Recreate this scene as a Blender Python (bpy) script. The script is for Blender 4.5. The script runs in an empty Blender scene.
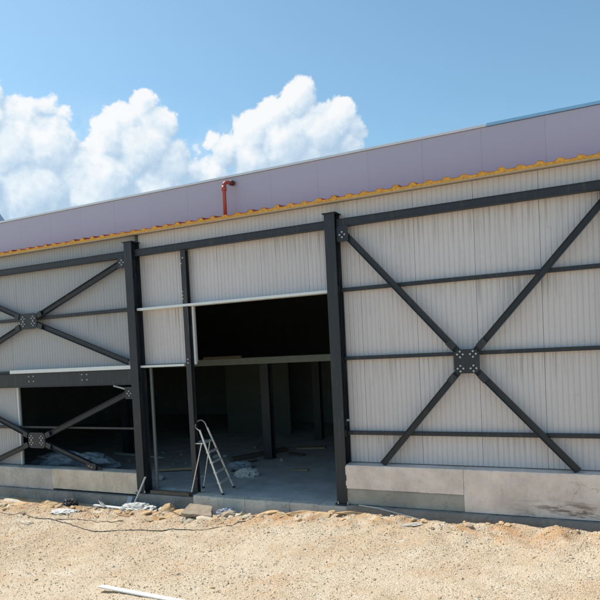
import bpy, bmesh, math, random
from mathutils import Vector, Matrix, noise, Euler
R = math.radians
random.seed(11)
sc = bpy.context.scene
col = sc.collection

# ---------------------------------------------------------------- camera
cd = bpy.data.cameras.new('camera')
cd.sensor_width = 36; cd.lens = 36.0
cd.shift_y = 0.11525
cd.clip_start = 0.1; cd.clip_end = 8000
cam = bpy.data.objects.new('camera', cd); col.objects.link(cam)
fw = Vector((-0.43064, 0.90207, -0.02864)); rt = Vector((0.90196, 0.42903, -0.04900)); up = Vector((0.03192, 0.04693, 0.99839))
M = Matrix((rt, up, -fw)).transposed().to_4x4(); M.translation = Vector((9.500, -10.8195, 3.0209))
cam.matrix_world = M
sc.camera = cam

# ---------------------------------------------------------------- sky, sun, exposure
SUN_EL, SUN_AZ = 58.0, 275.5            # azimuth clockwise from +Y: sun to the left, a little behind the facade
world = bpy.data.worlds.new("World"); sc.world = world; world.use_nodes = True
sd = bpy.data.lights.new('sun', 'SUN'); sd.energy = 4.2; sd.angle = R(0.55); sd.color = (1.0, 0.945, 0.86)
so = bpy.data.objects.new('sun', sd); col.objects.link(so)
sv = Vector((math.sin(R(SUN_AZ)) * math.cos(R(SUN_EL)), math.cos(R(SUN_AZ)) * math.cos(R(SUN_EL)), math.sin(R(SUN_EL))))
so.rotation_euler = sv.to_track_quat('Z', 'Y').to_euler(); so.location = sv * 60
sc.view_settings.view_transform = 'Standard'; sc.view_settings.look = 'None'
sc.view_settings.exposure = 0.30; sc.view_settings.gamma = 1.0; sc.view_settings.use_curve_mapping = False

class NT:
    """small helper for node trees"""
    def __init__(s, nt): s.nt = nt
    def n(s, t, **k):
        nd = s.nt.nodes.new(t)
        for a, b in k.items(): setattr(nd, a, b)
        return nd
    def l(s, a, b): s.nt.links.new(a, b)
    def put(s, sock, v):
        if isinstance(v, bpy.types.NodeSocket): s.l(v, sock)
        elif v is not None: sock.default_value = v
    def math(s, op, a, b=None, c=None, clamp=False):
        nd = s.n('ShaderNodeMath', operation=op, use_clamp=clamp)
        for i, v in enumerate((a, b, c)): s.put(nd.inputs[i], v)
        return nd.outputs[0]
    def vmath(s, op, a, b=None, scale=None):
        nd = s.n('ShaderNodeVectorMath', operation=op)
        s.put(nd.inputs[0], a)
        if b is not None: s.put(nd.inputs[1], b)
        if scale is not None: s.put(nd.inputs['Scale'], scale)
        return nd.outputs['Value'] if op in ('DISTANCE', 'DOT_PRODUCT', 'LENGTH') else nd.outputs['Vector']
    def noise(s, vec, scale, detail=4, rough=.55, out=0, dist=0):
        nd = s.n('ShaderNodeTexNoise'); s.put(nd.inputs['Vector'], vec)
        nd.inputs['Scale'].default_value = scale; nd.inputs['Detail'].default_value = detail
        nd.inputs['Roughness'].default_value = rough; nd.inputs['Distortion'].default_value = dist
        return nd.outputs[out]
    def vor(s, vec, scale, feature='F1', out='Distance', rnd=1):
        nd = s.n('ShaderNodeTexVoronoi', feature=feature); s.put(nd.inputs['Vector'], vec)
        nd.inputs['Scale'].default_value = scale; nd.inputs['Randomness'].default_value = rnd
        return nd.outputs[out]
    def ramp(s, v, stops, interp='LINEAR'):
        nd = s.n('ShaderNodeValToRGB'); s.put(nd.inputs[0], v); cr = nd.color_ramp; cr.interpolation = interp
        while len(cr.elements) < len(stops): cr.elements.new(.5)
        for e, (p_, c_) in zip(cr.elements, stops):
            e.position = p_; e.color = (c_, c_, c_, 1) if not isinstance(c_, tuple) else (*c_, 1)
        return nd.outputs[0]
    def mix(s, f, a, b, mode='MIX'):
        nd = s.n('ShaderNodeMixRGB', blend_type=mode)
        s.put(nd.inputs[0], f)
        for i, v in ((1, a), (2, b)):
            if isinstance(v, tuple): v = (*v, 1)
            s.put(nd.inputs[i], v)
        return nd.outputs[0]
    def smooth(s, v, a, b):
        nd = s.n('ShaderNodeMapRange', interpolation_type='SMOOTHSTEP'); s.put(nd.inputs[0], v)
        nd.inputs[1].default_value = a; nd.inputs[2].default_value = b
        return nd.outputs[0]
    def mapping(s, vec, sc_):
        nd = s.n('ShaderNodeMapping'); s.put(nd.inputs[0], vec); nd.inputs['Scale'].default_value = sc_
        return nd.outputs[0]

# cumulus clouds: lumps (direction, radius) far out on the sky
BLOBS = [(-0.3799, 0.8423, 0.3825, 0.0291), (-0.4146, 0.8344, 0.3632, 0.0368), (-0.4506, 0.8242, 0.3429, 0.0357), (-0.4674, 0.8088, 0.3568, 0.0147), (-0.3283, 0.8741, 0.358, 0.0323), (-0.307, 0.8889, 0.3401, 0.0237), (-0.3578, 0.8703, 0.3385, 0.0478), (-0.4055, 0.8535, 0.3274, 0.0512), (-0.4927, 0.8106, 0.3164, 0.0301), (-0.5091, 0.7948, 0.3303, 0.0193), (-0.4597, 0.8333, 0.3072, 0.0395), (-0.3814, 0.8731, 0.3036, 0.0397), (-0.3211, 0.8926, 0.3164, 0.0271), (-0.3448, 0.8876, 0.3055, 0.0274), (-0.5778, 0.7224, 0.3798, 0.0238), (-0.6027, 0.7123, 0.3597, 0.0281), (-0.5722, 0.7407, 0.3521, 0.0287), (-0.6192, 0.6986, 0.3586, 0.0167), (-0.6499, 0.689, 0.3208, 0.0197), (-0.6286, 0.7043, 0.3299, 0.0368), (-0.5986, 0.7351, 0.3182, 0.0493), (-0.5589, 0.7665, 0.3164, 0.0192), (-0.5733, 0.7637, 0.2969, 0.0357), (-0.5334, 0.7833, 0.3194, 0.0104), (-0.6991, 0.6164, 0.3625, 0.0221), (-0.6806, 0.6319, 0.3708, 0.0171), (-0.7147, 0.6023, 0.3555, 0.0218), (-0.669, 0.6494, 0.3616, 0.0134), (-0.7329, 0.6069, 0.3074, 0.0553), (-0.6964, 0.6453, 0.3142, 0.0489), (-0.6737, 0.682, 0.2847, 0.0482), (-0.7277, 0.6362, 0.2565, 0.0605), (-0.6588, 0.7056, 0.2609, 0.061), (-0.589, 0.7617, 0.2699, 0.0391), (-0.5449, 0.7862, 0.2915, 0.0226), (-0.7561, 0.5665, 0.3278, 0.0564), (-0.785, 0.5667, 0.2503, 0.0773), (-0.5168, 0.8076, 0.2842, 0.0336), (-0.7302, 0.5731, 0.372, 0.0248)]

def cloud_group():
    g = bpy.data.node_groups.new('cloud_height', 'ShaderNodeTree')
    g.interface.new_socket('Vector', in_out='INPUT', socket_type='NodeSocketVector')
    g.interface.new_socket('Height', in_out='OUTPUT', socket_type='NodeSocketFloat')
    g.interface.new_socket('Base', in_out='OUTPUT', socket_type='NodeSocketFloat')
    t = NT(g); gi = t.n('NodeGroupInput'); go = t.n('NodeGroupOutput')
    v = gi.outputs[0]
    w1 = t.vmath('SUBTRACT', t.noise(v, 14, 4, .6, out=1), (.5, .5, .5))
    w2 = t.vmath('SUBTRACT', t.noise(v, 60, 5, .6, out=1), (.5, .5, .5))
    d = t.vmath('ADD', t.vmath('ADD', v, t.vmath('SCALE', w1, scale=.045)), t.vmath('SCALE', w2, scale=.016))
    acc = None
    for x, y, z, r in BLOBS:
        q = t.math('DIVIDE', t.vmath('DISTANCE', d, (x, y, z)), r)
        h = t.math('MULTIPLY', t.math('SUBTRACT', 1.0, t.math('MULTIPLY', q, q)), r * 22)
        acc = h if acc is None else t.math('SMOOTH_MAX', acc, h, .12)
    puff = t.math('SUBTRACT', .55, t.vor(t.vmath('ADD', v, t.vmath('SCALE', w2, scale=.02)), 38, 'SMOOTH_F1'))
    puff2 = t.math('SUBTRACT', .5, t.vor(d, 90, 'SMOOTH_F1'))
    fb = t.math('SUBTRACT', t.noise(v, 50, 6, .62), .5)
    h = t.math('ADD', acc, t.math('MULTIPLY', puff, .34))
    h = t.math('ADD', h, t.math('MULTIPLY', puff2, .16))
    h = t.math('ADD', h, t.math('MULTIPLY', fb, .55))
    t.l(h, go.inputs[0]); t.l(acc, go.inputs[1])
    return g

def build_world():
    nt = world.node_tree; nt.nodes.clear(); t = NT(nt)
    sky = t.n('ShaderNodeTexSky', sky_type='NISHITA'); sky.sun_disc = False
    sky.sun_elevation = R(SUN_EL); sky.sun_rotation = R(SUN_AZ)
    sky.air_density = 1.0; sky.dust_density = 0.8; sky.ozone_density = 0.5; sky.altitude = 100
    bg = t.n('ShaderNodeBackground'); t.l(t.mix(1.0, sky.outputs[0], (.76, .96, .92), 'MULTIPLY'), bg.inputs[0]); bg.inputs[1].default_value = .145
    tc = t.n('ShaderNodeTexCoord'); g = cloud_group()
    def H(vec, k=0):
        nd = t.n('ShaderNodeGroup'); nd.node_tree = g; t.l(vec, nd.inputs[0]); return nd.outputs[k], nd.outputs[1]
    v = tc.outputs['Generated']
    h0, b0 = H(v); h1, _ = H(t.vmath('ADD', v, (-.005, -.0025, .0085)))
    _, b1 = H(t.vmath('ADD', v, (-.016, -.008, .024)))
    dens = t.smooth(h0, .0, .30)
    # thin low veil of cloud filling the gaps near the roof line
    sp = t.n('ShaderNodeSeparateXYZ'); t.l(v, sp.inputs[0])
    veil = t.math('MULTIPLY', t.smooth(sp.outputs[2], .40, .26), t.smooth(t.noise(v, 9, 7, .6), .30, .62))
    veil = t.math('MULTIPLY', veil, t.smooth(sp.outputs[0], -.32, -.52))
    dens = t.math('MAXIMUM', t.math('MULTIPLY', dens, .93), t.math('MULTIPLY', veil, .62))
    emb = t.math('MULTIPLY', t.math('SUBTRACT', h0, h1), .8)
    emb2 = t.math('MULTIPLY', t.math('SUBTRACT', b0, b1), .55)
    sh = t.math('ADD', t.math('ADD', t.math('ADD', .45, emb), emb2), t.math('MULTIPLY', t.math('MINIMUM', h0, 1.2), -.07), clamp=True)
    c = t.ramp(sh, [(0, (.47, .62, .78)), (.33, (.62, .75, .88)), (.62, (.82, .90, .96)), (.92, (1.0, 1.0, 1.0))])
    b2 = t.n('ShaderNodeBackground'); t.l(c, b2.inputs[0]); b2.inputs[1].default_value = .80
    mx = t.n('ShaderNodeMixShader'); t.l(dens, mx.inputs[0]); t.l(bg.outputs[0], mx.inputs[1]); t.l(b2.outputs[0], mx.inputs[2])
    o = t.n('ShaderNodeOutputWorld'); t.l(mx.outputs[0], o.inputs[0])
    world.cycles.sampling_method = 'MANUAL'; world.cycles.sample_map_resolution = 512
build_world()

# ---------------------------------------------------------------- materials
def mat(name, rough=.7, metal=0, spec=.5):
    m = bpy.data.materials.new(name); m.use_nodes = True; nt = m.node_tree; t = NT(nt)
    b = nt.nodes['Principled BSDF']; b.inputs['Roughness'].default_value = rough
    b.inputs['Metallic'].default_value = metal; b.inputs['Specular IOR Level'].default_value = spec
    tc = t.n('ShaderNodeTexCoord')
    geo = t.n('ShaderNodeNewGeometry')
    return m, t, b, geo.outputs['Position'], geo
def bump(t, b, h, strength=.3, dist=.01):
    nd = t.n('ShaderNodeBump'); nd.inputs['Strength'].default_value = strength; nd.inputs['Distance'].default_value = dist
    t.l(h, nd.inputs['Height']); t.l(nd.outputs[0], b.inputs['Normal'])
def simple(name, c, rough=.6, metal=0, var=.25, scale=6, bmp=0, spec=.5):
    m, t, b, P, geo = mat(name, rough, metal, spec)
    n = t.noise(P, scale, 6, .6)
    t.l(t.mix(n, tuple(x * (1 - var) for x in c), tuple(min(1, x * (1 + var)) for x in c)), b.inputs['Base Color'])
    if bmp: bump(t, b, t.noise(P, scale * 6, 5), bmp, .01)
    return m

def steel_mat(name, c, dust=.35):
    m, t, b, P, geo = mat(name, .42)
    base = t.mix(t.noise(P, 3, 5), tuple(x * .85 for x in c), tuple(x * 1.2 for x in c))
    streak = t.noise(t.mapping(P, (14, 14, 1.6)), 1.0, 6, .65)
    base = t.mix(t.math('MULTIPLY', t.smooth(streak, .5, .78), dust), base, (.21, .185, .15))
    sp = t.smooth(t.noise(P, 55, 3, .6), .68, .76)
    base = t.mix(t.math('MULTIPLY', sp, .35), base, (.30, .27, .23))
    t.l(base, b.inputs['Base Color'])
    t.l(t.math('ADD', .38, t.math('MULTIPLY', streak, .3)), b.inputs['Roughness'])
    return m
STEEL = steel_mat('anthracite_paint', (.014, .0185, .027), .22)
STEEL2 = steel_mat('dusty_anthracite_paint', (.019, .0215, .029), .5)

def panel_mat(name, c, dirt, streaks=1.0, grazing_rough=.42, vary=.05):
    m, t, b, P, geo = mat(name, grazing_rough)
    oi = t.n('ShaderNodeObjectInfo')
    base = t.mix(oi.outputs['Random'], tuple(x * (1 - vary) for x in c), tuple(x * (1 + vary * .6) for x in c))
    # dusty runs of rain water down the sheet
    s1 = t.smooth(t.noise(t.mapping(P, (16, 16, .55)), 1.0, 7, .68), .50, .74)
    s2 = t.smooth(t.noise(t.mapping(P, (42, 42, 1.3)), 1.0, 5, .6), .52, .75)
    big = t.smooth(t.noise(P, .8, 3), .35, .7)
    f = t.math('MULTIPLY', t.math('ADD', t.math('MULTIPLY', s1, .55), t.math('MULTIPLY', s2, .35)), t.math('ADD', .35, t.math('MULTIPLY', big, .8)))
    base = t.mix(t.math('MULTIPLY', f, streaks, clamp=True), base, dirt)
    # dust left lying in the narrow grooves
    pi = t.n('ShaderNodeAttribute', attribute_name='groove')
    base = t.mix(t.math('MULTIPLY', pi.outputs['Fac'], .22 if streaks > .2 else 0.0), base, tuple(x * .8 for x in dirt))
    # streaky darker brown bands fading out below each rail and beam
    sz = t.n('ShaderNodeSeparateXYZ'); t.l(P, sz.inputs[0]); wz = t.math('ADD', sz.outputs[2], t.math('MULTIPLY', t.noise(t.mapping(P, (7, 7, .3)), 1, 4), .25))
    rail_band = None
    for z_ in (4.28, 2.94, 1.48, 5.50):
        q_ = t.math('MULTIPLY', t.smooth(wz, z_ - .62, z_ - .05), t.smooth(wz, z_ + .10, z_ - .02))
        rail_band = q_ if rail_band is None else t.math('MAXIMUM', rail_band, q_)
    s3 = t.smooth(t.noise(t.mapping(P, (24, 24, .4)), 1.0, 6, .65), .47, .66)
    rail_band = t.math('MULTIPLY', t.math('MULTIPLY', rail_band, s3), t.smooth(t.noise(P, .55, 2), .35, .65))
    base = t.mix(t.math('MULTIPLY', rail_band, .62 if streaks > .2 else 0.0), base, (.20, .175, .15))
    mott = t.noise(P, 9, 5)
    base = t.mix(t.math('MULTIPLY', t.smooth(mott, .55, .8), .18), base, dirt)
    t.l(base, b.inputs['Base Color'])
    bump(t, b, t.noise(P, 2.2, 3), .3, .03)
    return m
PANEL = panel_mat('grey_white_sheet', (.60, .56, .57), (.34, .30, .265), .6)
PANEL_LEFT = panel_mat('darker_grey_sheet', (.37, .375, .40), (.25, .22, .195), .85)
PARAPET = panel_mat('lilac_grey_sheet', (.42, .405, .515), (.36, .33, .34), .10, .34, .02)
TRIM = simple('pale_flashing', (.68, .71, .72), .45, 0, .12, 8)
GALV = simple('galvanised_steel', (.30, .32, .34), .4, .6, .3, 30)
ZINC = simple('zinc_bolt', (.50, .51, .52), .35, .4, .1, 30)
CAPM = simple('pale_coping_sheet', (.62, .68, .74), .3, .2, .1, 5)
FILM = simple('blue_protective_film', (.22, .46, .72), .35, 0, .1, 5)
RED = simple('brick_red_sheet', (.33, .055, .035), .45, 0, .25, 9)
REDPIPE = simple('red_brown_pipe', (.36, .062, .042), .4, 0, .2, 9)
DARKHOLE = simple('dark_inside', (.02, .02, .02), .9)

m, t, b, P, geo = mat('orange_foam_edge', .8)
n1 = t.noise(P, 22, 6, .65); n2 = t.noise(t.mapping(P, (8, 8, 60)), 1, 4)
cc = t.mix(t.smooth(n1, .3, .7), (.52, .235, .035), (.80, .43, .085))
cc = t.mix(t.math('MULTIPLY', t.smooth(n2, .55, .75), .5), cc, (.42, .15, .03))
t.l(cc, b.inputs['Base Color']); bump(t, b, n1, .5, .01); FOAM = m
LINER = simple('beige_liner_sheet', (.50, .42, .30), .5, 0, .2, 12)

def concrete(name, c, dark, stain=None, bmp=.4, rough=.9):
    m, t, b, P, geo = mat(name, rough, 0, .25)
    n = t.noise(P, 1.7, 8, .62)
    base = t.mix(t.smooth(n, .3, .7), tuple(x * .82 for x in c), tuple(x * 1.12 for x in c))
    base = t.mix(t.math('MULTIPLY', t.smooth(t.noise(P, 12, 6, .7), .55, .72), .55), base, dark)
    runs = t.smooth(t.noise(t.mapping(P, (9, 9, 1.6)), 1, 6, .65), .56, .72)
    base = t.mix(t.math('MULTIPLY', runs, .35), base, dark)
    pits = t.smooth(t.vor(P, 34), .10, .03)
    base = t.mix(t.math('MULTIPLY', pits, t.smooth(t.noise(P, 5, 2), .45, .6)), base, tuple(x * .45 for x in dark))
    ck = t.smooth(t.vor(t.vmath('ADD', P, t.vmath('SCALE', t.noise(P, 3, 4, .6, out=1), scale=.5)), .95, 'DISTANCE_TO_EDGE'), .006, .001)
    base = t.mix(t.math('MULTIPLY', ck, t.math('MULTIPLY', t.smooth(t.noise(P, .9, 2), .52, .60), .5)), base, tuple(x * .5 for x in dark))
    chip = t.smooth(t.noise(t.mapping(P, (20, 20, 34)), 1, 5, .7), .66, .70)
    base = t.mix(t.math('MULTIPLY', chip, .75), base, tuple(x * .55 for x in dark))
    if stain:
        sx, sz, col_ = stain
        sep = t.n('ShaderNodeSeparateXYZ'); t.l(P, sep.inputs[0])
        m1 = t.smooth(sep.outputs[0], sx[0], sx[1]); m2 = t.smooth(sep.outputs[2], sz[1], sz[0])
        ns = t.math('MULTIPLY', t.smooth(t.noise(t.mapping(P, (2.2, 2.2, 11)), 1, 7, .7), .47, .60), .8)
        base = t.mix(t.math('MULTIPLY', t.math('MULTIPLY', m1, m2), ns), base, col_)
    t.l(base, b.inputs['Base Color'])
    hh = t.math('ADD', t.noise(P, 30, 6, .7), t.math('MULTIPLY', pits, -.6))
    bump(t, b, hh, bmp, .012)
    return m
PLASTER = concrete('pale_render_concrete', (.80, .675, .60), (.50, .39, .31), ((7.9, 9.2), (.16, .42), (.13, .075, .05)))
PLASTER2 = concrete('beige_board_marked_concrete', (.64, .55, .45), (.32, .22, .15))
PLASTER3 = concrete('stained_grey_concrete', (.48, .45, .42), (.24, .20, .17))
GREYC = concrete('grey_cast_concrete', (.40, .37, .32), (.22, .19, .15))
FOOT = concrete('rough_footing_concrete', (.27, .265, .25), (.12, .105, .09), None, .9)
KERB = concrete('threshold_concrete', (.60, .56, .50), (.28, .24, .19), None, .6)
FLOOR = concrete('dusty_floor_slab', (.52, .51, .49), (.30, .29, .27), None, .3)
INNER = simple('dull_inner_wall', (.26, .28, .285), .8, 0, .3, 2)
CEIL = simple('dull_inner_roof', (.30, .31, .32), .8, 0, .3, 2)
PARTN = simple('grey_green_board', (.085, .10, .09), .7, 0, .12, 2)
SLABE = simple('pale_green_edge', (.20, .235, .20), .6, 0, .35, 5)
ALU = simple('dull_aluminium', (.66, .65, .62), .38, .3, .2, 20)
PLASTW = simple('white_painted_board', (.80, .79, .76), .5, 0, .08, 12)
WOOD = simple('weathered_timber', (.42, .31, .19), .8, 0, .35, 14, .3)
WOODD = simple('dark_old_timber', (.13, .10, .075), .85, 0, .4, 14, .3)
CABLE = simple('black_cable', (.03, .028, .026), .6)
WHITEP = simple('grey_white_conduit', (.48, .49, .48), .5, 0, .2, 20)
SHEET = simple('crumpled_film', (.56, .55, .52), .75, 0, .3, 10)
SHEETD = simple('dusty_blue_film', (.30, .33, .38), .7, 0, .4, 6)
BLACKP = simple('black_rubble_bag', (.025, .025, .028), .5, 0, .3, 10)
ROCK = simple('ochre_limestone', (.54, .38, .22), .95, 0, .3, 9, .8, .2)
ROCKP = simple('pale_limestone', (.60, .52, .40), .95, 0, .25, 9, .8, .2)
FRAG = simple('broken_concrete', (.38, .31, .23), .95, 0, .3, 14, .8, .2)
HILLM = simple('far_hazy_hill', (.11, .19, .33), .95, 0, .2, .01)  # blue of the distant haze is painted into the hill's base colour

# gravelly ground
m, t, b, P, geo = mat('limestone_gravel_ground', .95, 0, .15)
big = t.noise(P, .55, 6, .62); mid = t.noise(P, 2.1, 6, .65); fine = t.noise(P, 30, 6, .7)
base = t.mix(t.smooth(big, .42, .58), (.500, .335, .185), (.590, .475, .330))
base = t.mix(t.smooth(mid, .55, .72), base, (.700, .620, .500))
base = t.mix(t.math('MULTIPLY', t.smooth(t.noise(P, 1.0, 6, .6), .53, .68), .55), base, (.52, .27, .11))
vc = t.n('ShaderNodeTexVoronoi'); t.l(P, vc.inputs['Vector']); vc.inputs['Scale'].default_value = 55
vsep = t.n('ShaderNodeSeparateColor'); t.l(vc.outputs['Color'], vsep.inputs[0])
base = t.mix(.45, base, t.mix(vsep.outputs[0], (.34, .25, .16), (.74, .66, .54)))
base = t.mix(t.math('MULTIPLY', t.smooth(fine, .35, .75), .35), base, (.66, .58, .46))
sep = t.n('ShaderNodeSeparateXYZ'); t.l(P, sep.inputs[0])
yy = t.math('ADD', sep.outputs[1], t.math('MULTIPLY', t.noise(P, 1.1, 5), 1.2))
band = t.math('MULTIPLY', t.smooth(yy, -.9, -.3), t.smooth(t.noise(P, 2.6, 6, .65), .42, .6))
base = t.mix(t.math('MULTIPLY', band, .75), base, (.50, .275, .12))
t.l(base, b.inputs['Base Color'])
hh = t.math('ADD', t.math('MULTIPLY', t.math('SUBTRACT', 1.0, vc.outputs['Distance']), .8), t.math('ADD', fine, t.math('MULTIPLY', t.noise(P, 9, 6, .65), 1.4)))
bump(t, b, hh, .8, .018)
GROUND = m
m, t, b, P, geo = mat('loose_stone', .95, 0, .15)
rc = t.ramp(geo.outputs['Random Per Island'], [(0, (.34, .26, .17)), (.08, (.46, .35, .22)), (.45, (.58, .47, .33)), (.8, (.62, .54, .43)), (1, (.70, .65, .56))])
t.l(t.mix(t.math('MULTIPLY', t.noise(P, 60, 3), .4), rc, (.46, .34, .22)), b.inputs['Base Color'])
STONE = m

# ---------------------------------------------------------------- mesh helpers
class MB:
    def __init__(s): s.v = []; s.f = []; s.g = {}
    def add(s, vs, fs):
        o = len(s.v); s.v += [Vector(v) for v in vs]; s.f += [tuple(i + o for i in f) for f in fs]; return s
    def box(s, x0, x1, y0, y1, z0, z1):
        return s.add([(x0, y0, z0), (x1, y0, z0), (x1, y1, z0), (x0, y1, z0), (x0, y0, z1), (x1, y0, z1), (x1, y1, z1), (x0, y1, z1)],
                     [(0, 3, 2, 1), (4, 5, 6, 7), (0, 1, 5, 4), (1, 2, 6, 5), (2, 3, 7, 6), (3, 0, 4, 7)])
    def bar(s, a, b, w, h, upv=(0, 1, 0)):
        """rectangular bar from a to b; h measured along upv"""
        a = Vector(a); b = Vector(b); d = (b - a).normalized(); u = Vector(upv); u = (u - d * u.dot(d)).normalized(); r = d.cross(u)
        vs = [p + r * (i * w / 2) + u * (j * h / 2) for p in (a, b) for i, j in ((-1, -1), (1, -1), (1, 1), (-1, 1))]
        return s.add(vs, [(0, 1, 2, 3), (7, 6, 5, 4), (0, 4, 5, 1), (1, 5, 6, 2), (2, 6, 7, 3), (3, 7, 4, 0)])
    def tube(s, pts, r, n=10):
        pts = [Vector(p) for p in pts]; rings = []; prev = None
        for i, p in enumerate(pts):
            d = (pts[min(i + 1, len(pts) - 1)] - pts[max(i - 1, 0)]).normalized()
            ref = prev if prev is not None else (Vector((0, 0, 1)) if abs(d.z) < .9 else Vector((1, 0, 0)))
            u = (ref - d * ref.dot(d)).normalized(); prev = u; w = d.cross(u)
            rings.append([p + (u * math.cos(k * math.tau / n) + w * math.sin(k * math.tau / n)) * r for k in range(n)])
        vs = [q for ring in rings for q in ring]; fs = []
        for i in range(len(rings) - 1):
            for k in range(n):
                a = i * n + k; c = i * n + (k + 1) % n; fs.append((a, c, c + n, a + n))
        fs.append(tuple(range(n - 1, -1, -1))); fs.append(tuple(range((len(rings) - 1) * n, len(rings) * n)))
        return s.add(vs, fs)
    def prism_y(s, poly, y0, y1):
        n = len(poly)
        vs = [(x, y0, z) for x, z in poly] + [(x, y1, z) for x, z in poly]
        return s.add(vs, [tuple(range(n)), tuple(range(2 * n - 1, n - 1, -1))] + [(i, i + n, (i + 1) % n + n, (i + 1) % n) for i in range(n)])
    def build(s, name, material, parent=None, bevel=0, smooth=False):
        me = bpy.data.meshes.new(name)
        off = parent.matrix_basis.translation.copy() if parent is not None else Vector((0, 0, 0))
        pp = parent.parent if parent is not None else None
        while pp is not None: off += pp.matrix_basis.translation; pp = pp.parent
        me.from_pydata([v - off for v in s.v], [], s.f); me.update()
        bm = bmesh.new(); bm.from_mesh(me); bmesh.ops.recalc_face_normals(bm, faces=bm.faces); bm.to_mesh(me); bm.free()
        o = bpy.data.objects.new(name, me); col.objects.link(o); me.materials.append(material)
        if parent is not None: o.parent = parent
        if smooth: me.polygons.foreach_set('use_smooth', [True] * len(me.polygons))
        if bevel:
            md = o.modifiers.new('bevel', 'BEVEL'); md.width = bevel; md.segments = 2; md.limit_method = 'ANGLE'; md.angle_limit = R(40)
        return o
def thing(name, label, cat, loc=(0, 0, 0), group=None):
    o = bpy.data.objects.new(name, None); col.objects.link(o); o.location = loc; o['label'] = label; o['category'] = cat
    if group: o['group'] = group
    return o
def tag(o, label=None, cat=None, group=None, kind=None):
    if label: o['label'] = label
    if cat: o['category'] = cat
    if group: o['group'] = group
    if kind: o['kind'] = kind
    return o

# ---------------------------------------------------------------- terrain
def sstep(a, b, x):
    u = max(0, min(1, (x - a) / (b - a))); return u * u * (3 - 2 * u)
def crest(x):
    pts = [(-8, -.44), (-3.8, -.41), (-1.7, -.36), (.8, -.31), (3.2, -.185), (4.5, -.07), (6.1, -.01), (8.1, .0), (9.6, .03), (14, .05)]
    if x <= pts[0][0]: return pts[0][1]
    for (a, za), (b_, zb) in zip(pts, pts[1:]):
        if x <= b_: return za + (zb - za) * (x - a) / (b_ - a)
    return pts[-1][1]
def ground_z(x, y):
    base = -.40 + .02 * noise.noise(Vector((x, y, 3)))
    yc = -.62 + .12 * noise.noise(Vector((x * .8, 5, 1)))
    f = sstep(-.08, yc, y)                        # spoil heaped up in front of the footing
    c = crest(x)
    # the yard lies a little below the crest of the spoil
    yard = c - .05 * sstep(-.8, -2.2, y)
    z = base + (yard - base) * f
    n = .05 * noise.fractal(Vector((x * .55, y * .55, 0)), 1, 2, 4) + .022 * noise.fractal(Vector((x * 2.3, y * 2.3, 7)), 1, 2, 4)
    near = math.exp(-((y + .95) / .6) ** 2)
    n += near * .085 * noise.fractal(Vector((x * 2.6, y * 2.6, 17)), .9, 2, 4)
    n += .006 * noise.fractal(Vector((x * 11, y * 11, 9)), .9, 2, 3)
    n *= f * 1.0 if f < 1 else 1.0
    far = sstep(25, 60, max(abs(x), abs(y)))
    return (z + n) * (1 - far) + (-.45) * far

def axis(lo, hi, step, outer):
    xs = []; k = 0
    v = lo
    while v < hi + 1e-6: xs.append(v); v += step
    a = [lo - d for d in outer][::-1]; b_ = [hi + d for d in outer]
    return a + xs + b_
OUT = [.3, .8, 1.6, 3, 5, 9, 16, 30, 60, 120, 300, 800, 2500, 5000]
xs = axis(-9, 13, .055, OUT); ys = axis(-7.5, .1, .05, OUT)
me = bpy.data.meshes.new('ground')
V = [(x, y, ground_z(x, y)) for y in ys for x in xs]; nx = len(xs)
F = [(j * nx + i, j * nx + i + 1, (j + 1) * nx + i + 1, (j + 1) * nx + i) for j in range(len(ys) - 1) for i in range(nx - 1)]
me.from_pydata(V, [], F); me.polygons.foreach_set('use_smooth', [True] * len(F)); me.materials.append(GROUND)
g = bpy.data.objects.new('ground', me); col.objects.link(g); tag(g, 'sunlit beige limestone gravel yard in front of the steel shed', None, None, 'structure')

# far hill at the left, its top just clearing the roof line
mb = MB(); N = 60; rows = 14
vs = []
for j in range(rows + 1):
    for i in range(N + 1):
        u = i / N; a = R(-44 - 36 * u); d = 2600 + 900 * (j / rows - .5) * 2
        prof = 1 - abs(j / rows - .5) * 2
        peak = 345 + 430 * math.exp(-((u - .30) / .14) ** 2) + 40 * noise.noise(Vector((u * 9, j * .4, 2)))
        edge = sstep(0, .12, u) * sstep(1, .85, u)
        vs.append((d * math.sin(a), d * math.cos(a), -5 + peak * prof ** .8 * edge))
fs = [(j * (N + 1) + i, j * (N + 1) + i + 1, (j + 1) * (N + 1) + i + 1, (j + 1) * (N + 1) + i) for j in range(rows) for i in range(N)]
mb.add(vs, fs); hill = mb.build('hill', HILLM, None, 0, True); tag(hill, 'distant bluish hill peeping over the far end of the roof', None, None, 'structure')

# ================================================================ THE STEEL SHED
shed = thing('steel_shed', 'half-built grey steel-framed shed with dark X-braced bays, lilac parapet and orange-edged eave', 'building', (2.5, .3, 0))
ZP = .28                                            # front face of the wall sheeting
XL, XR, YB = -12.9, 15.7, 15.5
SEAM0, PITCH = 1.24, 1.088

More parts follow.
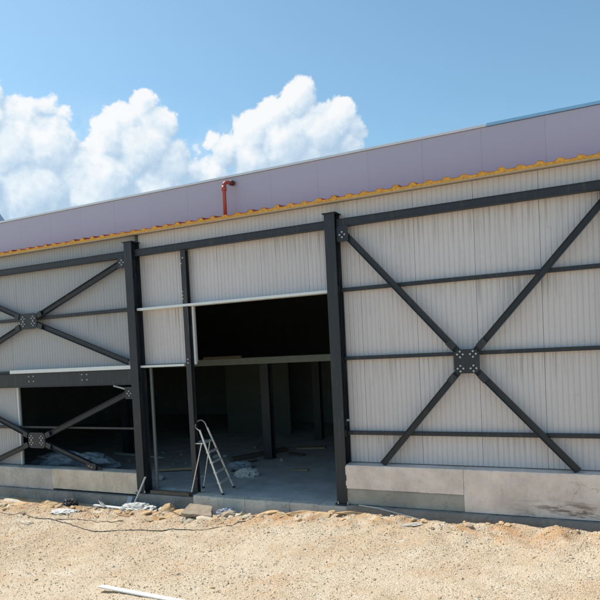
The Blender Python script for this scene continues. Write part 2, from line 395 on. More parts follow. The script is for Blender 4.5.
def wall_panel(x0, x1, z0, z1, x_base):
    """one ribbed sandwich sheet; ribs are phased on the sheet's own left seam"""
    mbv, mbf, gr = [], [], []
    rp = PITCH / 12.0
    prof = [(x0 + .003, ZP + .02, 0), (x0 + .003, ZP + .003, 0)]
    for k in range(13):
        c = x_base + rp * k
        if c - .016 > x0 + .008 and c + .016 < x1 - .008:
            prof += [(c - .014, ZP, 0), (c - .007, ZP + .0035, 1), (c + .007, ZP + .0035, 1), (c + .014, ZP, 0)]
    prof += [(x1 - .003, ZP + .003, 0), (x1 - .003, ZP + .02, 0)]
    n = len(prof)
    rows = [z0, z1]
    vs = [(x, y, z) for z in rows for x, y, q in prof]
    fs = [(i, i + 1, n + i + 1, n + i) for i in range(n - 1)]
    vs += [(x0 + .003, ZP + .08, z0), (x1 - .003, ZP + .08, z0), (x0 + .003, ZP + .08, z1), (x1 - .003, ZP + .08, z1)]
    m_ = 2 * n
    fs += [(0, n, m_ + 2, m_), (n - 1, m_ + 1, m_ + 3, 2 * n - 1), (m_, m_ + 2, m_ + 3, m_ + 1)]
    fs += [tuple(range(n)) + (m_ + 1, m_), tuple(range(2 * n - 1, n - 1, -1)) + (m_ + 2, m_ + 3)]
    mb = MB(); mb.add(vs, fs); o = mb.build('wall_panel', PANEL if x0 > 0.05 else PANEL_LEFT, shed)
    at = o.data.attributes.new('groove', 'FLOAT', 'POINT')
    vals = [q for _ in rows for x, y, q in prof] + [0] * 4
    for i, q in enumerate(vals): at.data[i].value = q
    return o
def clad(xa, xb, z0, z1):
    k = math.floor((xa - SEAM0) / PITCH - 1e-4)
    x = SEAM0 + k * PITCH
    while x < xb - .01:
        a, c = max(x, xa), min(x + PITCH, xb)
        if c - a > .03: wall_panel(a, c, z0, z1, x)
        x += PITCH
TOPZ = 5.912
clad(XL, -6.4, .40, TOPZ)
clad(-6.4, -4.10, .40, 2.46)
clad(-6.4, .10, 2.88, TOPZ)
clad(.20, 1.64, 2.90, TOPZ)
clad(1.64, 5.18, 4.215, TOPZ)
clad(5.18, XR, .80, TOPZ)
# backing so no light leaks through seams
MB().box(5.2, XR, ZP + .081, ZP + .10, .80, TOPZ).build('inner_lining', INNER, shed)
MB().box(XL, -4.12, ZP + .081, ZP + .10, .40, 2.46).build('inner_lining', INNER, shed)
MB().box(XL, 1.63, ZP + .081, ZP + .10, 2.9, TOPZ).build('inner_lining', INNER, shed)
MB().box(1.65, 5.19, ZP + .081, ZP + .10, 4.22, TOPZ).build('inner_lining', INNER, shed)

# --- columns (H sections)
def column(x0, z0, ztop, boltz=True):
    mb = MB(); w = .22
    c = mb.box(x0, x0 + w, 0, .014, z0, ztop).box(x0 + w / 2 - .005, x0 + w / 2 + .005, .014, .262, z0, ztop).box(x0, x0 + w, .262, .276, z0, ztop)
    o = c.build('column', STEEL, shed, .002)
    MB().box(x0 - .035, x0 + w + .035, -.02, .285, ztop + .001, ztop + .018).build('cap_plate', STEEL, o)
    MB().box(x0 - .03, x0 + w + .06, -.04, .31, z0 - .002, z0 + .018).build('base_plate', STEEL2, o)
    for dx in (.035, w - .035 + .05):
        mb = MB(); mb.tube([(x0 + dx, -.022, z0 + .018), (x0 + dx, -.022, z0 + .07)], .011, 8).tube([(x0 + dx, -.022, z0 + .018), (x0 + dx, -.022, z0 + .036)], .02, 6)
        mb.build('anchor_bolt', ZINC, o)
    return o
column(0, -.06, 5.72); column(5.0, .0, 5.66); column(10.02, .02, 5.66); column(-6.6, -.06, 5.72)
column(-12.6, -.06, 5.72)

# --- horizontal rails
def rail(name, x0, x1, y0, y1, z0, z1, m_=None, bev=.004):
    return MB().box(x0, x1, y0, y1, z0, z1).build(name, m_ or STEEL, shed, bev)
for a, c in ((-6.38, -.003), (.223, 4.997), (5.223, 10.017), (10.243, 15.7), (-12.38, -6.603)):
    # eaves beam: web with two flanges
    mb = MB(); y0 = .075
    mb.box(a, c, y0, y0 + .13, 5.535, 5.547).box(a, c, y0 + .012, y0 + .022, 5.412, 5.535).box(a, c, y0, y0 + .13, 5.400, 5.412)
    mb.build('eaves_beam', STEEL, shed)
def gusset(x0, x1, z0, z1, y=.055, bolts=(), m_=STEEL):
    o = MB().prism_y([(x0 + .02, z0), (x1 - .02, z0), (x1, z0 + .02), (x1, z1 - .02), (x1 - .02, z1), (x0 + .02, z1), (x0, z1 - .02), (x0, z0 + .02)], y, y + .012).build('gusset_plate', m_, shed)
    for bx, bz in bolts: bolt(bx, bz, y, o)
    return o
def bolt(x, z, y, parent):
    mb = MB(); mb.tube([(x, y - .022, z), (x, y, z)], .0125, 6).tube([(x, y - .004, z), (x, y, z)], .017, 12)
    return mb.build('bolt', ZINC, parent)
# girts
for zz in (4.19, 2.85, 1.385):
    rail('girt', 5.223, 10.017, .17, .275, zz - .035, zz + .035)
    rail('girt', 10.243, 15.7, .17, .275, zz - .035, zz + .035)
rail('girt', -6.38, -.003, .17, .275, 4.17, 4.25)
rail('girt', -12.38, -6.603, .17, .275, 4.17, 4.25); rail('girt', -12.38, -6.603, .17, .275, 2.8, 2.87)
rail('girt', -4.10, -.003, .19, .24, 1.385, 1.435, STEEL2)
rail('girt', -6.38, -4.104, .17, .275, 1.37, 1.44)
# floor beam of the left bay and its pale flashing
mb = MB(); mb.box(-6.38, -.003, .10, .24, 2.79, 2.806).box(-6.38, -.003, .115, .127, 2.466, 2.79).box(-6.38, -.003, .10, .24, 2.45, 2.466)
fb = mb.build('floor_beam', STEEL, shed)
for cx, n in ((-3.45, 3), (-1.62, 3)):
    for i in range(2):
        for j in range(2): bolt(cx + i * .16, 2.60 + j * .13, .115, fb)
rail('window_sill', -4.12, -.02, .085, .278, 2.815, 2.905, TRIM, .003)
rail('window_sill', -6.38, -4.124, .16, .278, 2.815, 2.875)
# small window bay beside the doorway
rail('window_sill', .21, 1.44, .10, .278, 2.835, 2.885, TRIM, .003)
rail('door_header', .21, 4.99, .085, .30, 4.150, 4.205, TRIM, .003)
mb = MB(); mb.box(1.485, 1.615, .115, .127, -.01, 5.396).box(1.545, 1.555, .127, .225, -.01, 5.396).box(1.485, 1.615, .225, .237, -.01, 5.396)
post = mb.build('door_post', STEEL2, shed, .002)
for zz in (5.22, 5.10, 4.48, 4.40, 4.32, 2.98, 2.90, .12): bolt(1.50 + .05 * (int(zz * 50) % 2), zz, .115, post)
rail('jamb_trim', 1.655, 1.695, .20, .25, 2.86, 4.147, TRIM, .003)
rail('jamb_trim', -4.10, -4.065, .25, .30, .40, 2.448, TRIM, .003)
rail('conduit_post', .30, .355, .30, .355, -.02, 2.83, GALV, .004)
rail('jamb_trim', 5.205, 5.232, .262, .37, .80, 4.146, STEEL2, .002)

# --- cross bracing: centre plate (part) with arms, splice plates and bolts
def cross(cx, cz, ends, hw, hh, arm_w, plate_bolts=True, endbolts=()):
    y = .075
    cl = .07
    c = MB().prism_y([(cx - hw + cl, cz - hh), (cx + hw - cl, cz - hh), (cx + hw, cz - hh + cl), (cx + hw, cz + hh - cl), (cx + hw - cl, cz + hh), (cx - hw + cl, cz + hh), (cx - hw, cz + hh - cl), (cx - hw, cz - hh + cl)], y - .012, y)
    o = c.build('cross_brace', STEEL, shed, .002)
    for k, (ex, ez) in enumerate(ends):
        d = Vector((ex - cx, 0, ez - cz)); L = d.length; d.normalize()
        tb = min(hw / max(abs(d.x), .01), hh / max(abs(d.z), .01)) * .72
        a = Vector((cx, y + .05, cz)) + d * tb; e = Vector((ex, y + .05, ez))
        nrm = Vector((-d.z, 0, d.x))
        mb = MB()
        # H-section arm: two flanges and a web seen face on
        mb.bar(a, e, arm_w - .02, .022)
        mb.bar(a + nrm * (arm_w / 2 - .005), e + nrm * (arm_w / 2 - .005), .01, .096)
        mb.bar(a - nrm * (arm_w / 2 - .005), e - nrm * (arm_w / 2 - .005), .01, .096)
        mb.build('brace_arm', STEEL, o)
        # splice plate over the joint
        s0 = Vector((cx, y - .014, cz)) + d * (tb * .98); s1 = s0 + d * .20
        MB().bar(s0 + d * .12, s1 + d * .08, arm_w + .014, .012).build('splice_plate', STEEL, o)
        bc = Vector((cx, y - .012, cz)) + d * (tb * .82)
        for q in range(4):
            an = q * math.pi / 2
            bolt(bc.x + .05 * math.cos(an), bc.z + .05 * math.sin(an), y - .012, o)
    return o
cross(7.585, 2.71, [(5.36, 5.27), (9.33, .80), (9.83, 5.22), (5.93, .80)], .225, .215, .112)
cross(-3.30, 4.14, [(-.20, 5.30), (-.16, 2.98), (-6.3, 5.30), (-6.3, 3.0)], .30, .20, .12)
cross(-3.26, 1.09, [(-.16, 2.27), (-1.18, .41), (-6.35, 2.25), (-5.2, .41)], .30, .20, .12)
gusset(5.224, 5.46, 5.10, 5.398, .06, [(5.34 + .05 * math.cos(a * math.pi / 2), 5.235 + .05 * math.sin(a * math.pi / 2)) for a in range(4)])
gusset(9.78, 10.016, 5.10, 5.398, .06, [(9.9 + .05 * math.cos(a * math.pi / 2), 5.235 + .05 * math.sin(a * math.pi / 2)) for a in range(4)])
gusset(-.26, -.004, 5.16, 5.398, .06, [(-.13 + .05 * math.cos(a * math.pi / 2), 5.29 + .05 * math.sin(a * math.pi / 2)) for a in range(4)])
gusset(-.26, -.004, 2.12, 2.40, .06, [(-.13 + .05 * math.cos(a * math.pi / 2), 2.25 + .05 * math.sin(a * math.pi / 2)) for a in range(4)])
gusset(-1.62, -1.30, .42, .56, .06, [(-1.5, .5), (-1.42, .47)])
MB().bar((-.03, .10, 2.30), (-.62, .10, 2.435), .035, .03).build('tie_strut', GALV, shed)
# end fittings on column sides (cleats seen in the dark web)
for cx, lst in ((5.0, (5.3, 4.19, 2.85, 1.6, 1.385)), (0, (5.25, 4.95, 4.2, 2.6))):
    for zz in lst:
        MB().box(cx + .12, cx + .224, .10, .112, zz - .06, zz + .06).build('cleat', STEEL2, shed)
o = MB().tube([(5.23, .15, 1.64), (5.27, .15, 1.64)], .025, 8).build('bolt', ZINC, shed)

def rough_box(name, x0, x1, y0, y1, z0, z1, m_, amp=.012, step=.07):
    """a rough-cast block: front and top broken up by noise"""
    mb = MB(); nx_ = max(2, int((x1 - x0) / step)); nz_ = max(2, int((z1 - z0) / step)); vs = []; prof = []
    for i in range(nx_ + 1):
        x = x0 + (x1 - x0) * i / nx_
        for k in range(nz_ + 3):
            if k <= nz_: y, z = y0, z0 + (z1 - z0) * k / nz_
            else: y, z = y0 + (y1 - y0) * (k - nz_) / 2, z1
            d = noise.fractal(Vector((x * 5, y * 5, z * 5)), .8, 2, 4) * amp
            if k == nz_: d *= 1.2; vs.append((x, y + .008 - d, z - .006 + d * .6))
            elif k < nz_: vs.append((x, y - d, z))
            else: vs.append((x, y, z + (d * .25 if k == nz_ + 1 else 0)))
    m_n = nz_ + 3
    fs = [(i * m_n + k, (i + 1) * m_n + k, (i + 1) * m_n + k + 1, i * m_n + k + 1) for i in range(nx_) for k in range(m_n - 1)]
    n0 = len(vs); vs += [(x0, y1, z0), (x1, y1, z0)]
    fs += [tuple(range(m_n)) + (n0,), tuple(nx_ * m_n + k for k in range(m_n - 1, -1, -1)) + (n0 + 1,)]
    mb.add(vs, fs); return mb.build(name, m_, shed, 0, False)
# --- plinths, footing, floor, threshold
rough_box('plinth', 5.205, 7.452, .0, .36, .325, .785, PLASTER, .009, .045)
rough_box('plinth', 7.458, 15.6, .0, .36, .02, .785, PLASTER, .011, .045)
rough_box('plinth', 5.21, 7.452, .014, .36, .02, .322, GREYC, .008, .045)
rough_box('plinth', -6.4, -2.73, .02, .34, -.14, .385, PLASTER3, .011, .045)
rough_box('plinth', -2.725, -.01, .012, .34, -.10, .395, PLASTER2, .009, .045)
MB().box(XL, -6.403, .02, .34, -.14, .385).build('plinth', GREYC, shed, .015)
rough_box('footing', 5.24, 15.6, -.10, .3, -.75, .012, FOOT, .022)
rough_box('footing', XL, -.02, -.07, .3, -.75, -.145, FOOT, .022)
rough_box('footing', -.015, 1.62, -.02, .4, -.75, -.07, FOOT, .018)
xs_ = [1.625, 2.06, 2.93, 3.31, 3.98, 4.62, 5.235]
for i, (a, c) in enumerate(zip(xs_, xs_[1:])):
    rough_box('threshold_block', a, c - .004, -.07 - .012 * (i % 2), .16, -.75, -.004 - .006 * (i % 3), KERB, .012, .05)
MB().box(1.63, 5.2, .162, YB, -.4, -.012).box(-12.7, 1.629, .42, YB, -.4, -.014).box(5.201, 15.5, .42, YB, -.4, -.014).build('floor_slab', FLOOR, shed)
rail('sill_board', .36, 1.44, .02, .12, -.065, .01, WOODD, .004)

# --- roof sheet of the eave: ribbed red sandwich panel with raw foam edge
def roof_strip():
    rp, rh = .3105, .042
    x0, x1 = XL - .3, XR + .2
    zb0, zt0, slope = 5.895, 5.965, .12
    k0 = math.floor((x0 - 8.91) / rp); prof = [(x0, 0)]
    k = k0
    while 8.91 + k * rp < x1:
        c = 8.91 + k * rp
        if c - .07 > prof[-1][0]:
            jit = random.uniform(-.009, .009)
            prof += [(c - .075, 0), (c - .038 + jit, rh + jit), (c + .038 + jit, rh + jit), (c + .075, 0)]
        k += 1
    prof.append((x1, 0)); n = len(prof)
    yf, yb = .09, .64
    # foam body
    vs, fs = [], []
    for y in (yf, yb):
        dz = slope * (y - yf)
        vs += [(x, y + (random.uniform(-.006, .006) if y == yf else 0), zt0 + h + dz - .004) for x, h in prof]
        vs += [(x, y, zb0 + .012 + dz) for x, h in prof]
    for i in range(n - 1):
        fs += [(i, i + 1, n + i + 1, n + i)[::-1], (i, 2 * n + i, 2 * n + i + 1, i + 1), (n + i, n + i + 1, 3 * n + i + 1, 3 * n + i), (2 * n + i, 3 * n + i, 3 * n + i + 1, 2 * n + i + 1)]
    fs += [(0, n, 3 * n, 2 * n), (n - 1, 3 * n - 1, 4 * n - 1, 2 * n - 1)]
    mb = MB(); mb.add(vs, fs); core = mb.build('roof_sheet', FOAM, shed)
    # red skin on top, just proud of the foam
    vs, fs = [], []
    for y in (yf - .004, yb):
        dz = slope * (y - yf)
        vs += [(x, y, zt0 + h + dz) for x, h in prof]; vs += [(x, y, zt0 + h + dz - .0035) for x, h in prof]
    for i in range(n - 1):
        fs += [(i, i + 1, 2 * n + i + 1, 2 * n + i), (n + i, 3 * n + i, 3 * n + i + 1, n + i + 1), (i, n + i, n + i + 1, i + 1)]
    mb = MB(); mb.add(vs, fs); mb.build('red_skin', RED, core)
    mb = MB(); mb.add([(x0, yf - .012, zb0), (x1, yf - .012, zb0), (x1, yb, zb0 + slope * .56), (x0, yb, zb0 + slope * .56), (x0, yf - .012, zb0 + .011), (x1, yf - .012, zb0 + .011), (x1, yb, zb0 + .011 + slope * .56), (x0, yb, zb0 + .011 + slope * .56)],
                      [(0, 3, 2, 1), (4, 5, 6, 7), (0, 1, 5, 4), (1, 2, 6, 5), (2, 3, 7, 6), (3, 0, 4, 7)])
    mb.build('liner', LINER, core)
roof_strip()
# --- parapet of flat lilac panels
k = math.floor((XL - SEAM0) / PITCH); x = SEAM0 + .13 + k * PITCH
while x < XR:
    MB().box(x + .0006, x + PITCH - .0006, .66, .76, 5.98, 6.93).build('parapet_panel', PARAPET, shed, .0015)
    x += PITCH
MB().box(XL - .2, 8.0, .63, .80, 6.935, 6.985).build('coping', CAPM, shed, .004)
MB().box(8.004, XR + .6, .628, .80, 6.937, 6.992).build('coping', FILM, shed, .004)
MB().box(XL, XR, .765, YB + .2, 6.35, 6.45).build('main_roof', CEIL, shed)
MB().box(XL, XR, .45, .76, 5.86, 5.90).build('roof_closure', CEIL, shed)
MB().box(XL, XR, .77, .80, 5.86, 6.35).build('roof_closure', CEIL, shed)
# --- other walls
MB().box(XL, XR, YB, YB + .1, -.4, 6.35).build('rear_wall', INNER, shed)
MB().box(XL - .1, XL - .002, .3, YB, -.4, 6.35).build('side_wall', INNER, shed)
MB().box(XR, XR + .1, .3, YB, -.4, 6.35).build('side_wall', INNER, shed)
# --- red downpipe through the parapet
pts = [(2.52, .42, 5.9), (2.52, .42, 6.70)]
for a in range(0, 91, 15):
    ar = R(a); r_ = .09
    pts.append((2.52 + .0 + (r_ - r_ * math.cos(ar)) * .55, .42 + (r_ - r_ * math.cos(ar)) * .85, 6.70 + r_ * math.sin(ar)))
pts.append((2.52 + .13, .42 + .235, 6.79))
dp = MB().tube(pts, .041, 16).build('downpipe', REDPIPE, shed, 0, True)
MB().tube([(2.52, .42, 6.60), (2.52, .42, 6.70)], .055, 16).build('pipe_socket', REDPIPE, dp, 0, True)
MB().tube([(2.60, .555, 6.79), (2.635, .615, 6.79)], .058, 16).build('pipe_socket', simple('dark_rubber_seal', (.05, .03, .03), .6), dp, 0, True)

# --- interior: upper floor, its edge, columns and partition
MB().box(-12.7, 15.5, 4.12, YB, 2.74, 2.93).build('upper_floor', INNER, shed)
MB().box(-12.7, 15.5, 4.00, 4.115, 2.745, 2.925).build('floor_edge', SLABE, shed, .004)
MB().box(-.75, .55, 4.02, 4.10, 2.93, 3.0).build('edge_board', WOODD, shed)
def icol(x, y):
    mb = MB(); mb.box(x, x + .26, y, y + .015, -.012, 2.74).box(x + .12, x + .14, y + .015, y + .235, -.012, 2.74).box(x, x + .26, y + .235, y + .25, -.012, 2.74)
    mb.build('inner_column', STEEL, shed)
for x, y in ((1.05, 4.2), (1.05, 7.8), (5.6, 7.8), (-4.2, 4.2), (-4.2, 7.8), (5.6, 4.2), (1.05, 11.5), (5.6, 11.5), (-4.2, 11.5)): icol(x, y)
for yy_ in (2.2, 5.2, 8.2, 11.2, 14.2):
    MB().box(-12.5, 15.4, yy_, yy_ + .08, 6.20, 6.347).build('purlin', STEEL2, shed)
for xx_ in (-6.5, .03, 5.03, 10.05):
    MB().box(xx_, xx_ + .16, .80, YB, 5.88, 6.197).build('rafter', STEEL2, shed)
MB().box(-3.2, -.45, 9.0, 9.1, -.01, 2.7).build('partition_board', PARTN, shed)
MB().box(-3.15, 3.3, 12.4, 12.5, -.01, 2.7).build('partition_board', INNER, shed)

# ================================================================ LOOSE THINGS
# --- step ladder in the doorway
lad = thing('step_ladder', 'open aluminium step ladder standing in the dark doorway beside the door post', 'ladder', (2.0, .45, 0))
def seg(a, b_, name, w=.024, h=.042, m_=ALU, parent=lad, upv=(1, 0, 0)):
    return MB().bar(a, b_, w, h, upv).build(name, m_, parent, .003)
nf, ff = Vector((2.26, .14, 0)), Vector((2.13, .80, 0))     # front feet
nt_, ft_ = Vector((1.70, .19, 1.40)), Vector((1.61, .62, 1.40))
seg(nf, nt_, 'rail'); seg(ff, ft_, 'rail')
def on(a, b_, z): return a + (b_ - a) * (z / b_.z)
for i, z in enumerate((.24, .46, .68, .90)):
    a, c = on(nf, nt_, z), on(ff, ft_, z)
    seg(a, c, 'step', .085, .022, ALU, lad, (0, 0, 1))
a, c = on(nf, nt_, 1.10), on(ff, ft_, 1.10)
dr = Vector((-1, -.15, 0)).normalized()
MB().bar((a + c) / 2 + dr * .02, (a + c) / 2 + dr * .27, (c - a).length + .03, .022, (0, 0, 1)).build('platform', ALU, lad, .003)
arc = [nt_ + Vector((0, 0, -.02))] + [nt_.lerp(ft_, .5) + Vector((-.07 - .02 * math.sin(q), (nt_.y - ft_.y) / 2 * math.cos(q), .02 + .17 * math.sin(q))) for q in [R(a_) for a_ in range(10, 171, 16)]] + [ft_ + Vector((0, 0, -.02))]
MB().tube(arc, .014, 10).build('hand_hoop', ALU, lad, 0, True)
pn, pf = on(nf, nt_, 1.12) + dr * .06, on(ff, ft_, 1.12) + dr * .06
seg(Vector((1.50, .03, 0)), pn, 'rear_leg', .014, .022); seg(Vector((1.43, .60, 0)), pf, 'rear_leg', .014, .022)
seg(on(Vector((1.50, .03, 0)), pn, .3), on(Vector((1.43, .60, 0)), pf, .3), 'crossbar', .02, .02, ALU, lad, (0, 0, 1))
for p_ in (nf, ff, Vector((1.50, .03, 0)), Vector((1.43, .60, 0))):
    MB().box(p_.x - .022, p_.x + .022, p_.y - .024, p_.y + .024, -.008, .03).build('rubber_foot', CABLE, lad)

# --- rocks and lumps
def lump(name, loc, size, m_, rot=0, seed=1, sub=3, amp=.35, flat=1.0, freq=1.6, facet=True):
    bm = bmesh.new(); bmesh.ops.create_icosphere(bm, subdivisions=sub, radius=1)
    pl = []
    rnd = random.Random(seed)
    for _ in range(9):
        nrm = Vector((rnd.uniform(-1, 1), rnd.uniform(-1, 1), rnd.uniform(-1, 1))).normalized(); pl.append((nrm, rnd.uniform(.45, .85)))
    for v in bm.verts:
        p_ = v.co.copy()
        if facet:
            for nrm, d in pl:
                e = p_.dot(nrm) - d
                if e > 0: p_ -= nrm * e
        p_ *= 1 + amp * noise.fractal(p_ * freq + Vector((seed * 7.1, 0, 0)), .9, 2, 4) * .5
        v.co = Vector((p_.x * size[0], p_.y * size[1], p_.z * size[2]))
    me = bpy.data.meshes.new(name); bm.to_mesh(me); bm.free(); me.materials.append(m_)
    o = bpy.data.objects.new(name, me); col.objects.link(o); o.location = loc; o.rotation_euler = (rnd.uniform(-.15, .15), rnd.uniform(-.15, .15), rot)
    return o
def gz(x, y, d=0): return (x, y, ground_z(x, y) + d)
def rock(x, y, s, label, m_=ROCK, seed=1, rot=0, up_=.3, name='rock', cat='rock', group=None, **k):
    o = lump(name, gz(x, y, s[2] * up_), s, m_, rot, seed, **k); return tag(o, label, cat, group)
rock(1.20, -.38, (.20, .13, .15), 'upright ochre rock beside the crumpled white sheeting', ROCK, 3, .4)
rock(.98, -.34, (.12, .09, .08), 'rounded pale rock between the white sheeting and the upright ochre rock', ROCKP, 5)
rock(2.02, -1.02, (.10, .08, .06), 'pale rounded stone in front of the tilted concrete slab', ROCKP, 7)
rock(2.25, -1.12, (.15, .1, .07), 'low grey-brown stone at the front foot of the tilted slab', FRAG, 8)
rock(1.55, -.95, (.2, .14, .07), 'broad flat tan stone left of the tilted concrete slab', ROCK, 9)
rock(2.82, -.58, (.22, .14, .09), 'brown-grey rubble lump right of the tilted slab', FRAG, 12)
rock(3.12, -.5, (.14, .1, .08), 'dark greenish rubble lump near the threshold middle', simple('olive_rubble', (.22, .20, .12), .95, 0, .4, 12, .8), 14)
rock(4.55, -.62, (.34, .1, .05), 'long flat tan rock lying below the big column', ROCK, 15, .15)
rock(4.75, -.42, (.16, .11, .07), 'pale stone wedged behind the long flat tan rock', ROCKP, 16)
rock(5.15, -.38, (.22, .07, .035), 'thin reddish-brown stone at the foot of the big column', simple('red_brown_rock', (.33, .19, .11), .95, 0, .3, 12, .8), 17)
rock(6.98, -.30, (.13, .09, .09), 'brown clod stuck against the footing under the seam of the right plinth', simple('brown_clod', (.20, .135, .08), .95, 0, .4, 12, .8), 18)
rock(9.15, -.48, (.16, .1, .06), 'dark stone half buried at the right end of the footing', simple('dark_clod', (.10, .075, .05), .95, 0, .4, 12, .8), 19)
rock(9.35, -.42, (.1, .07, .05), 'small rust-brown stone at the right end of the footing', simple('rust_clod', (.16, .09, .05), .95, 0, .4, 12, .8), 20)
rock(6.72, -.95, (.20, .13, .03), 'grey gravelly lump on the sunlit heap before the right plinth', simple('grey_gravel_lump', (.50, .46, .40), .95, 0, .45, 30, 1.0), 21, sub=4, amp=.9, freq=3)
rock(-3.6, -.42, (.42, .11, .06), 'long pale ochre stone block at the far left end of the footing', ROCKP, 22, .05)
rock(-2.45, -.36, (.3, .1, .06), 'flat ochre stone left of the black bag', ROCK, 23, .1)
rock(.55, -.95, (.28, .09, .03), 'flat reddish stone slab in front of the white sheeting', simple('reddish_slab_rock', (.34, .21, .125), .95, 0, .3, 12, .8), 24, .1)
# small lumps nothing tells apart
rnd = random.Random(4)
for i in range(120):
    x = rnd.uniform(-4.2, 9.4); y = -.42 - abs(rnd.gauss(0, .36)) if i < 95 else rnd.uniform(-4.6, -1.2)
    s = rnd.uniform(.02, .07) * (1 if i < 95 else .55)
    o = lump('stone', gz(x, y, s * .25), (s * rnd.uniform(1, 1.6), s, s * .7), rnd.choice((ROCK, ROCKP, FRAG, ROCK)), rnd.uniform(0, 6), 30 + i, 2)
    tag(o, 'small loose limestone lump lying on the gravel', 'stone', 'loose limestone lumps on the gravel')

for i in range(40):
    x = rnd.uniform(-3.9, 6.4); y = rnd.uniform(-.8, -.3); s = rnd.uniform(.07, .14)
    o = lump('rubble_stone', gz(x, y, s * .06), (s * rnd.uniform(1, 1.9), s * .8, s * rnd.uniform(.3, .6)), rnd.choice((ROCK, ROCKP, FRAG, ROCK)), rnd.uniform(0, 6), 200 + i, 3)
    tag(o, 'fist-sized broken stone banked along the concrete footing', 'stone', 'broken stones banked along the footing')
SLABS = [(-3.1, -.62, .30, .13, .03, ROCK, 'long flat ochre stone slab lying in front of the far left footing'),
         (-.35, -.62, .26, .12, .03, ROCK, 'flat ochre stone slab lying left of the white sheeting'),
         (1.75, -.62, .24, .16, .035, ROCK, 'flat ochre slab leaning on the left edge of the tilted concrete slab'),
         (2.55, -.95, .20, .12, .03, ROCKP, 'flat pale slab at the right front of the tilted concrete slab'),
         (3.75, -.55, .26, .10, .03, ROCK, 'flat ochre stone below the middle of the threshold'),
         (5.45, -.62, .30, .12, .035, ROCK, 'broad ochre stone right of the big column base'),
         (5.05, -.72, .22, .12, .05, ROCK, 'orange-tinted clod in front of the big column base'),
         (1.05, -1.05, .24, .10, .025, WOOD, 'flat brown fragment on the gravel in front of the upright ochre rock')]
for i, (x, y, a_, b_, c_, m_, lab) in enumerate(SLABS):
    o = lump('flat_stone', gz(x, y, .02), (a_, b_, c_), m_, rnd.uniform(-.4, .4), 300 + i, 3, .3); o.rotation_euler.x += rnd.uniform(-.15, .3); tag(o, lab, 'stone')
# tilted concrete fragment
slab = MB()
bm = bmesh.new(); bmesh.ops.create_cube(bm, size=1); bmesh.ops.subdivide_edges(bm, edges=bm.edges, cuts=7, use_grid_fill=True)
for v in bm.verts:
    p_ = v.co.copy(); p_.x *= .62 * (1 - .25 * (p_.y + .5)); p_.y *= .42; p_.z *= .07
    p_ += noise.noise_vector(p_ * 7) * .018; v.co = p_
me = bpy.data.meshes.new('concrete_fragment'); bm.to_mesh(me); bm.free(); me.materials.append(FRAG)
o = bpy.data.objects.new('concrete_fragment', me); col.objects.link(o); o.location = gz(2.18, -.68, .085); o.rotation_euler = (R(14), R(9), R(24))
tag(o, 'flat broken concrete slab lying tilted on rubble before the doorway', 'slab')

# crumpled sheeting
def crumple(name, loc, size, m_, seed, label, cat, rot=0, sub=5):
    bm = bmesh.new(); bmesh.ops.create_icosphere(bm, subdivisions=sub, radius=1)
    for v in bm.verts:
        p_ = v.co.copy(); q = p_ * 2.1 + Vector((seed * 3.3, 1, 2))
        rdg = 1 - abs(noise.fractal(q * .8, .9, 2.3, 3)) * 1.9
        c1 = noise.cell(p_ * 3 + Vector((seed, 0, 0)))
        p_ *= .72 + .34 * rdg + .05 * c1
        v.co = Vector((p_.x * size[0], p_.y * size[1], max(-.3, p_.z) * size[2]))
    me = bpy.data.meshes.new(name); bm.to_mesh(me); bm.free(); me.materials.append(m_)
    o = bpy.data.objects.new(name, me); col.objects.link(o); o.location = loc; o.rotation_euler = (0, 0, rot)
    return tag(o, label, cat)
crumple('plastic_sheet', gz(.36, -.42, .03), (.46, .22, .15), SHEET, 1, 'crumpled white plastic sheeting heaped at the foot of the left column', 'plastic sheet', .1)
crumple('plastic_sheet', gz(2.62, -.30, .06), (.26, .12, .12), SHEETD, 2, 'dusty bluish plastic film lying against the threshold behind the tilted slab', 'plastic sheet')
crumple('plastic_sheet', (-3.6, 1.55, .12), (1.5, .7, .42), SHEETD, 3, 'dusty bluish film draped over a heap behind the low left wall', 'plastic sheet', 0, 6)
crumple('plastic_bag', (1.75, 2.05, .02), (.34, .24, .16), SHEET, 4, 'pale crumpled plastic bag on the floor right of the ladder', 'bag')
crumple('plastic_bag', (1.0, 3.0, .02), (.40, .2, .13), SHEETD, 5, 'greyish crumpled bag on the floor behind the ladder', 'bag')
crumple('rubble_bag', gz(-1.78, -.33, .04), (.22, .12, .13), BLACKP, 6, 'black crumpled bag lying against the left footing', 'bag')
crumple('plastic_sheet', gz(-1.35, -.95, .01), (.34, .2, .05), SHEET, 7, 'flattened grey-white plastic scrap on the gravel at left', 'plastic sheet')
crumple('plastic_sheet', gz(-1.6, -1.75, .005), (.22, .1, .035), ROCKP, 8, 'small flat pale scrap on the gravel at far left', 'plastic sheet')

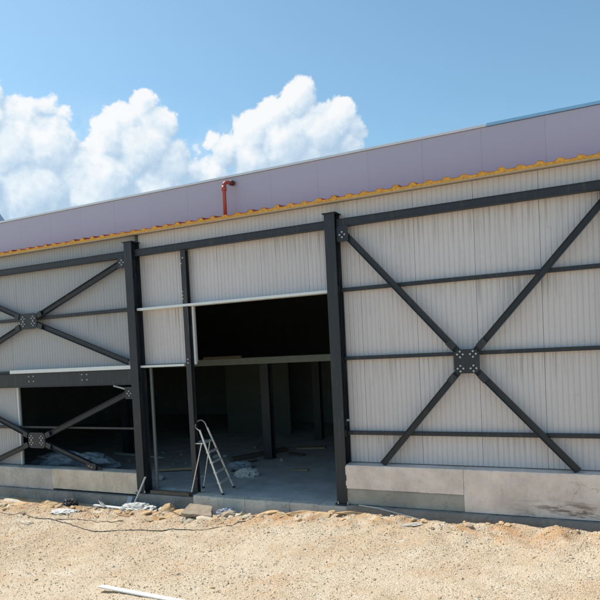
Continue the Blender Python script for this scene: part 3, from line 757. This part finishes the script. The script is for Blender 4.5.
# boards, pipes, cables
def plank(a, b_, w, h, m_, name, label, cat, upv=(0, 0, 1), bev=.003):
    o = MB().bar(a, b_, w, h, upv).build(name, m_, None, bev); return tag(o, label, cat)
z0 = ground_z(3.2, -4.5)
plank((3.20, -4.52, z0 + .075), (4.75, -4.66, ground_z(4.75, -4.66) + .02), .085, .022, PLASTW, 'white_board', 'long white board lying on the gravel in the near foreground', 'board')
plank(gz(-1.05, -.30, .06), gz(.02, -.34, .03), .10, .03, PLASTW, 'board', 'pale board lying along the footing left of the white sheeting', 'board')
plank(gz(-.98, -.22, .16), gz(-.62, -.42, .03), .07, .02, GALV, 'metal_offcut', 'short grey metal strip leaning on the left footing', 'metal strip')
plank((.02, -.17, -.30), (.31, -.055, .34), .045, .02, TRIM, 'metal_offcut', 'thin pale strip leaning against the foot of the left column', 'metal strip', (1, 0, 0))
plank(gz(-.1, -.22, .10), gz(-.08, -.13, .28), .13, .03, GALV, 'metal_offcut', 'small bluish plate standing at the end of the left footing', 'metal plate', (0, 1, 0))
plank((-1.05, 1.9, .04), (.05, 2.35, .07), .10, .05, WOOD, 'timber_batten', 'pale timber batten lying on the floor left of the door post', 'timber')
plank((-3.0, 2.6, .33), (-1.1, 2.4, .30), .12, .04, SLABE, 'timber_batten', 'greenish batten lying behind the low left wall', 'timber')
plank((.25, 3.7, .05), (1.05, 5.6, .05), .20, .10, WOODD, 'timber_beam', 'dark timber beam lying on the floor by the nearer inner column', 'timber')
plank((1.25, 6.0, .02), (2.1, 6.25, .02), .3, .05, WOOD, 'plank', 'short plank by the foot of the farther inner column', 'timber')
plank((1.4, 5.1, .02), (2.0, 4.9, .02), .18, .03, WOODD, 'plank', 'thin dark plank on the floor beyond the nearer inner column', 'timber')
plank((2.6, 2.9, .01), (3.0, 3.0, .01), .14, .025, WOOD, 'plank', 'small offcut of board alone on the open floor', 'timber')
rnd = random.Random(9)
for i in range(26):
    x = rnd.uniform(-3.2, 1.9); y = rnd.uniform(1.0, 6.5); s = rnd.uniform(.05, .13)
    o = lump('rubble_lump', (x, y, s * .3), (s * 1.5, s, s * .7), rnd.choice((GREYC, WOODD, FLOOR, SHEETD)), rnd.uniform(0, 6), 90 + i, 2)
    tag(o, 'dusty rubble lump on the dim concrete floor inside', 'rubble', 'rubble on the floor inside the shed')
# long grey-white conduit by the right footing
o = MB().tube([(5.50, -.13, .045), (5.9, -.15, .02), (6.35, -.22, -.045), (6.85, -.38, -.10)], .014, 8).build('conduit_pipe', WHITEP, None, 0, True)
tag(o, 'thin grey-white conduit lying slanted below the right plinth', 'pipe')
def cable(pts, r, label, m_=CABLE):
    P_ = []
    for (a, c) in zip(pts, pts[1:]):
        n = max(2, int(math.dist(a, c) / .08))
        for i in range(n):
            u = i / n; x, y = a[0] + (c[0] - a[0]) * u, a[1] + (c[1] - a[1]) * u
            y += .05 * noise.noise(Vector((x * 1.7, 3, 0)))
            P_.append((x, y, ground_z(x, y) + r * .8 + .014 * noise.noise(Vector((x * 1.9, y, 1)))))
    return tag(MB().tube(P_, r, 8).build('cable', m_, None, 0, True), label, 'cable')
cable([(-3.9, -1.35), (-2.4, -1.25), (-.9, -1.55), (.4, -1.9), (1.6, -1.75), (2.9, -1.5), (3.6, -1.0)], .009, 'thin dark cable snaking over the gravel from the left past the tilted slab')
cable([(-1.0, -1.5), (-.2, -1.35), (.5, -1.42), (.8, -1.25)], .008, 'short rusty wire lying on the gravel before the left column', simple('rusty_wire', (.16, .08, .04), .9))

# loose gravel: thousands of little stones
def gravel():
    rnd = random.Random(2); vs = []; fs = []
    base = [(1, 0, 0), (-1, 0, 0), (0, 1, 0), (0, -1, 0), (0, 0, 1), (0, 0, -1)]
    tri = [(0, 2, 4), (2, 1, 4), (1, 3, 4), (3, 0, 4), (2, 0, 5), (1, 2, 5), (3, 1, 5), (0, 3, 5)]
    n = 0
    while n < 52000:
        y = -.3 - rnd.random() ** 1.25 * 6.2; x = rnd.uniform(-6.5, 11.5)
        if x > 1.2 + (8.3 if y > -9 else 0) + 2: continue
        dens = .45 + .9 * noise.noise(Vector((x * .9, y * .9, 4)))
        if rnd.random() > dens + .35: continue
        s = rnd.lognormvariate(-4.88, .42); s = min(s, .028)
        z = ground_z(x, y) + s * .25; o = len(vs); a = rnd.uniform(0, 6.3); ca, sa = math.cos(a), math.sin(a)
        for p_ in base:
            q = [c_ * s * rnd.uniform(.65, 1.35) + rnd.uniform(-.25, .25) * s for c_ in p_]; q[2] *= .75
            vs.append((x + q[0] * ca - q[1] * sa, y + q[0] * sa + q[1] * ca, z + q[2]))
        fs += [(a_ + o, b_ + o, c_ + o) for a_, b_, c_ in tri]; n += 1
    me = bpy.data.meshes.new('gravel'); me.from_pydata(vs, [], fs); me.materials.append(STONE)
    o = bpy.data.objects.new('gravel', me); col.objects.link(o); tag(o, 'loose pale limestone gravel strewn over the yard', 'gravel', None, 'stuff')
gravel()
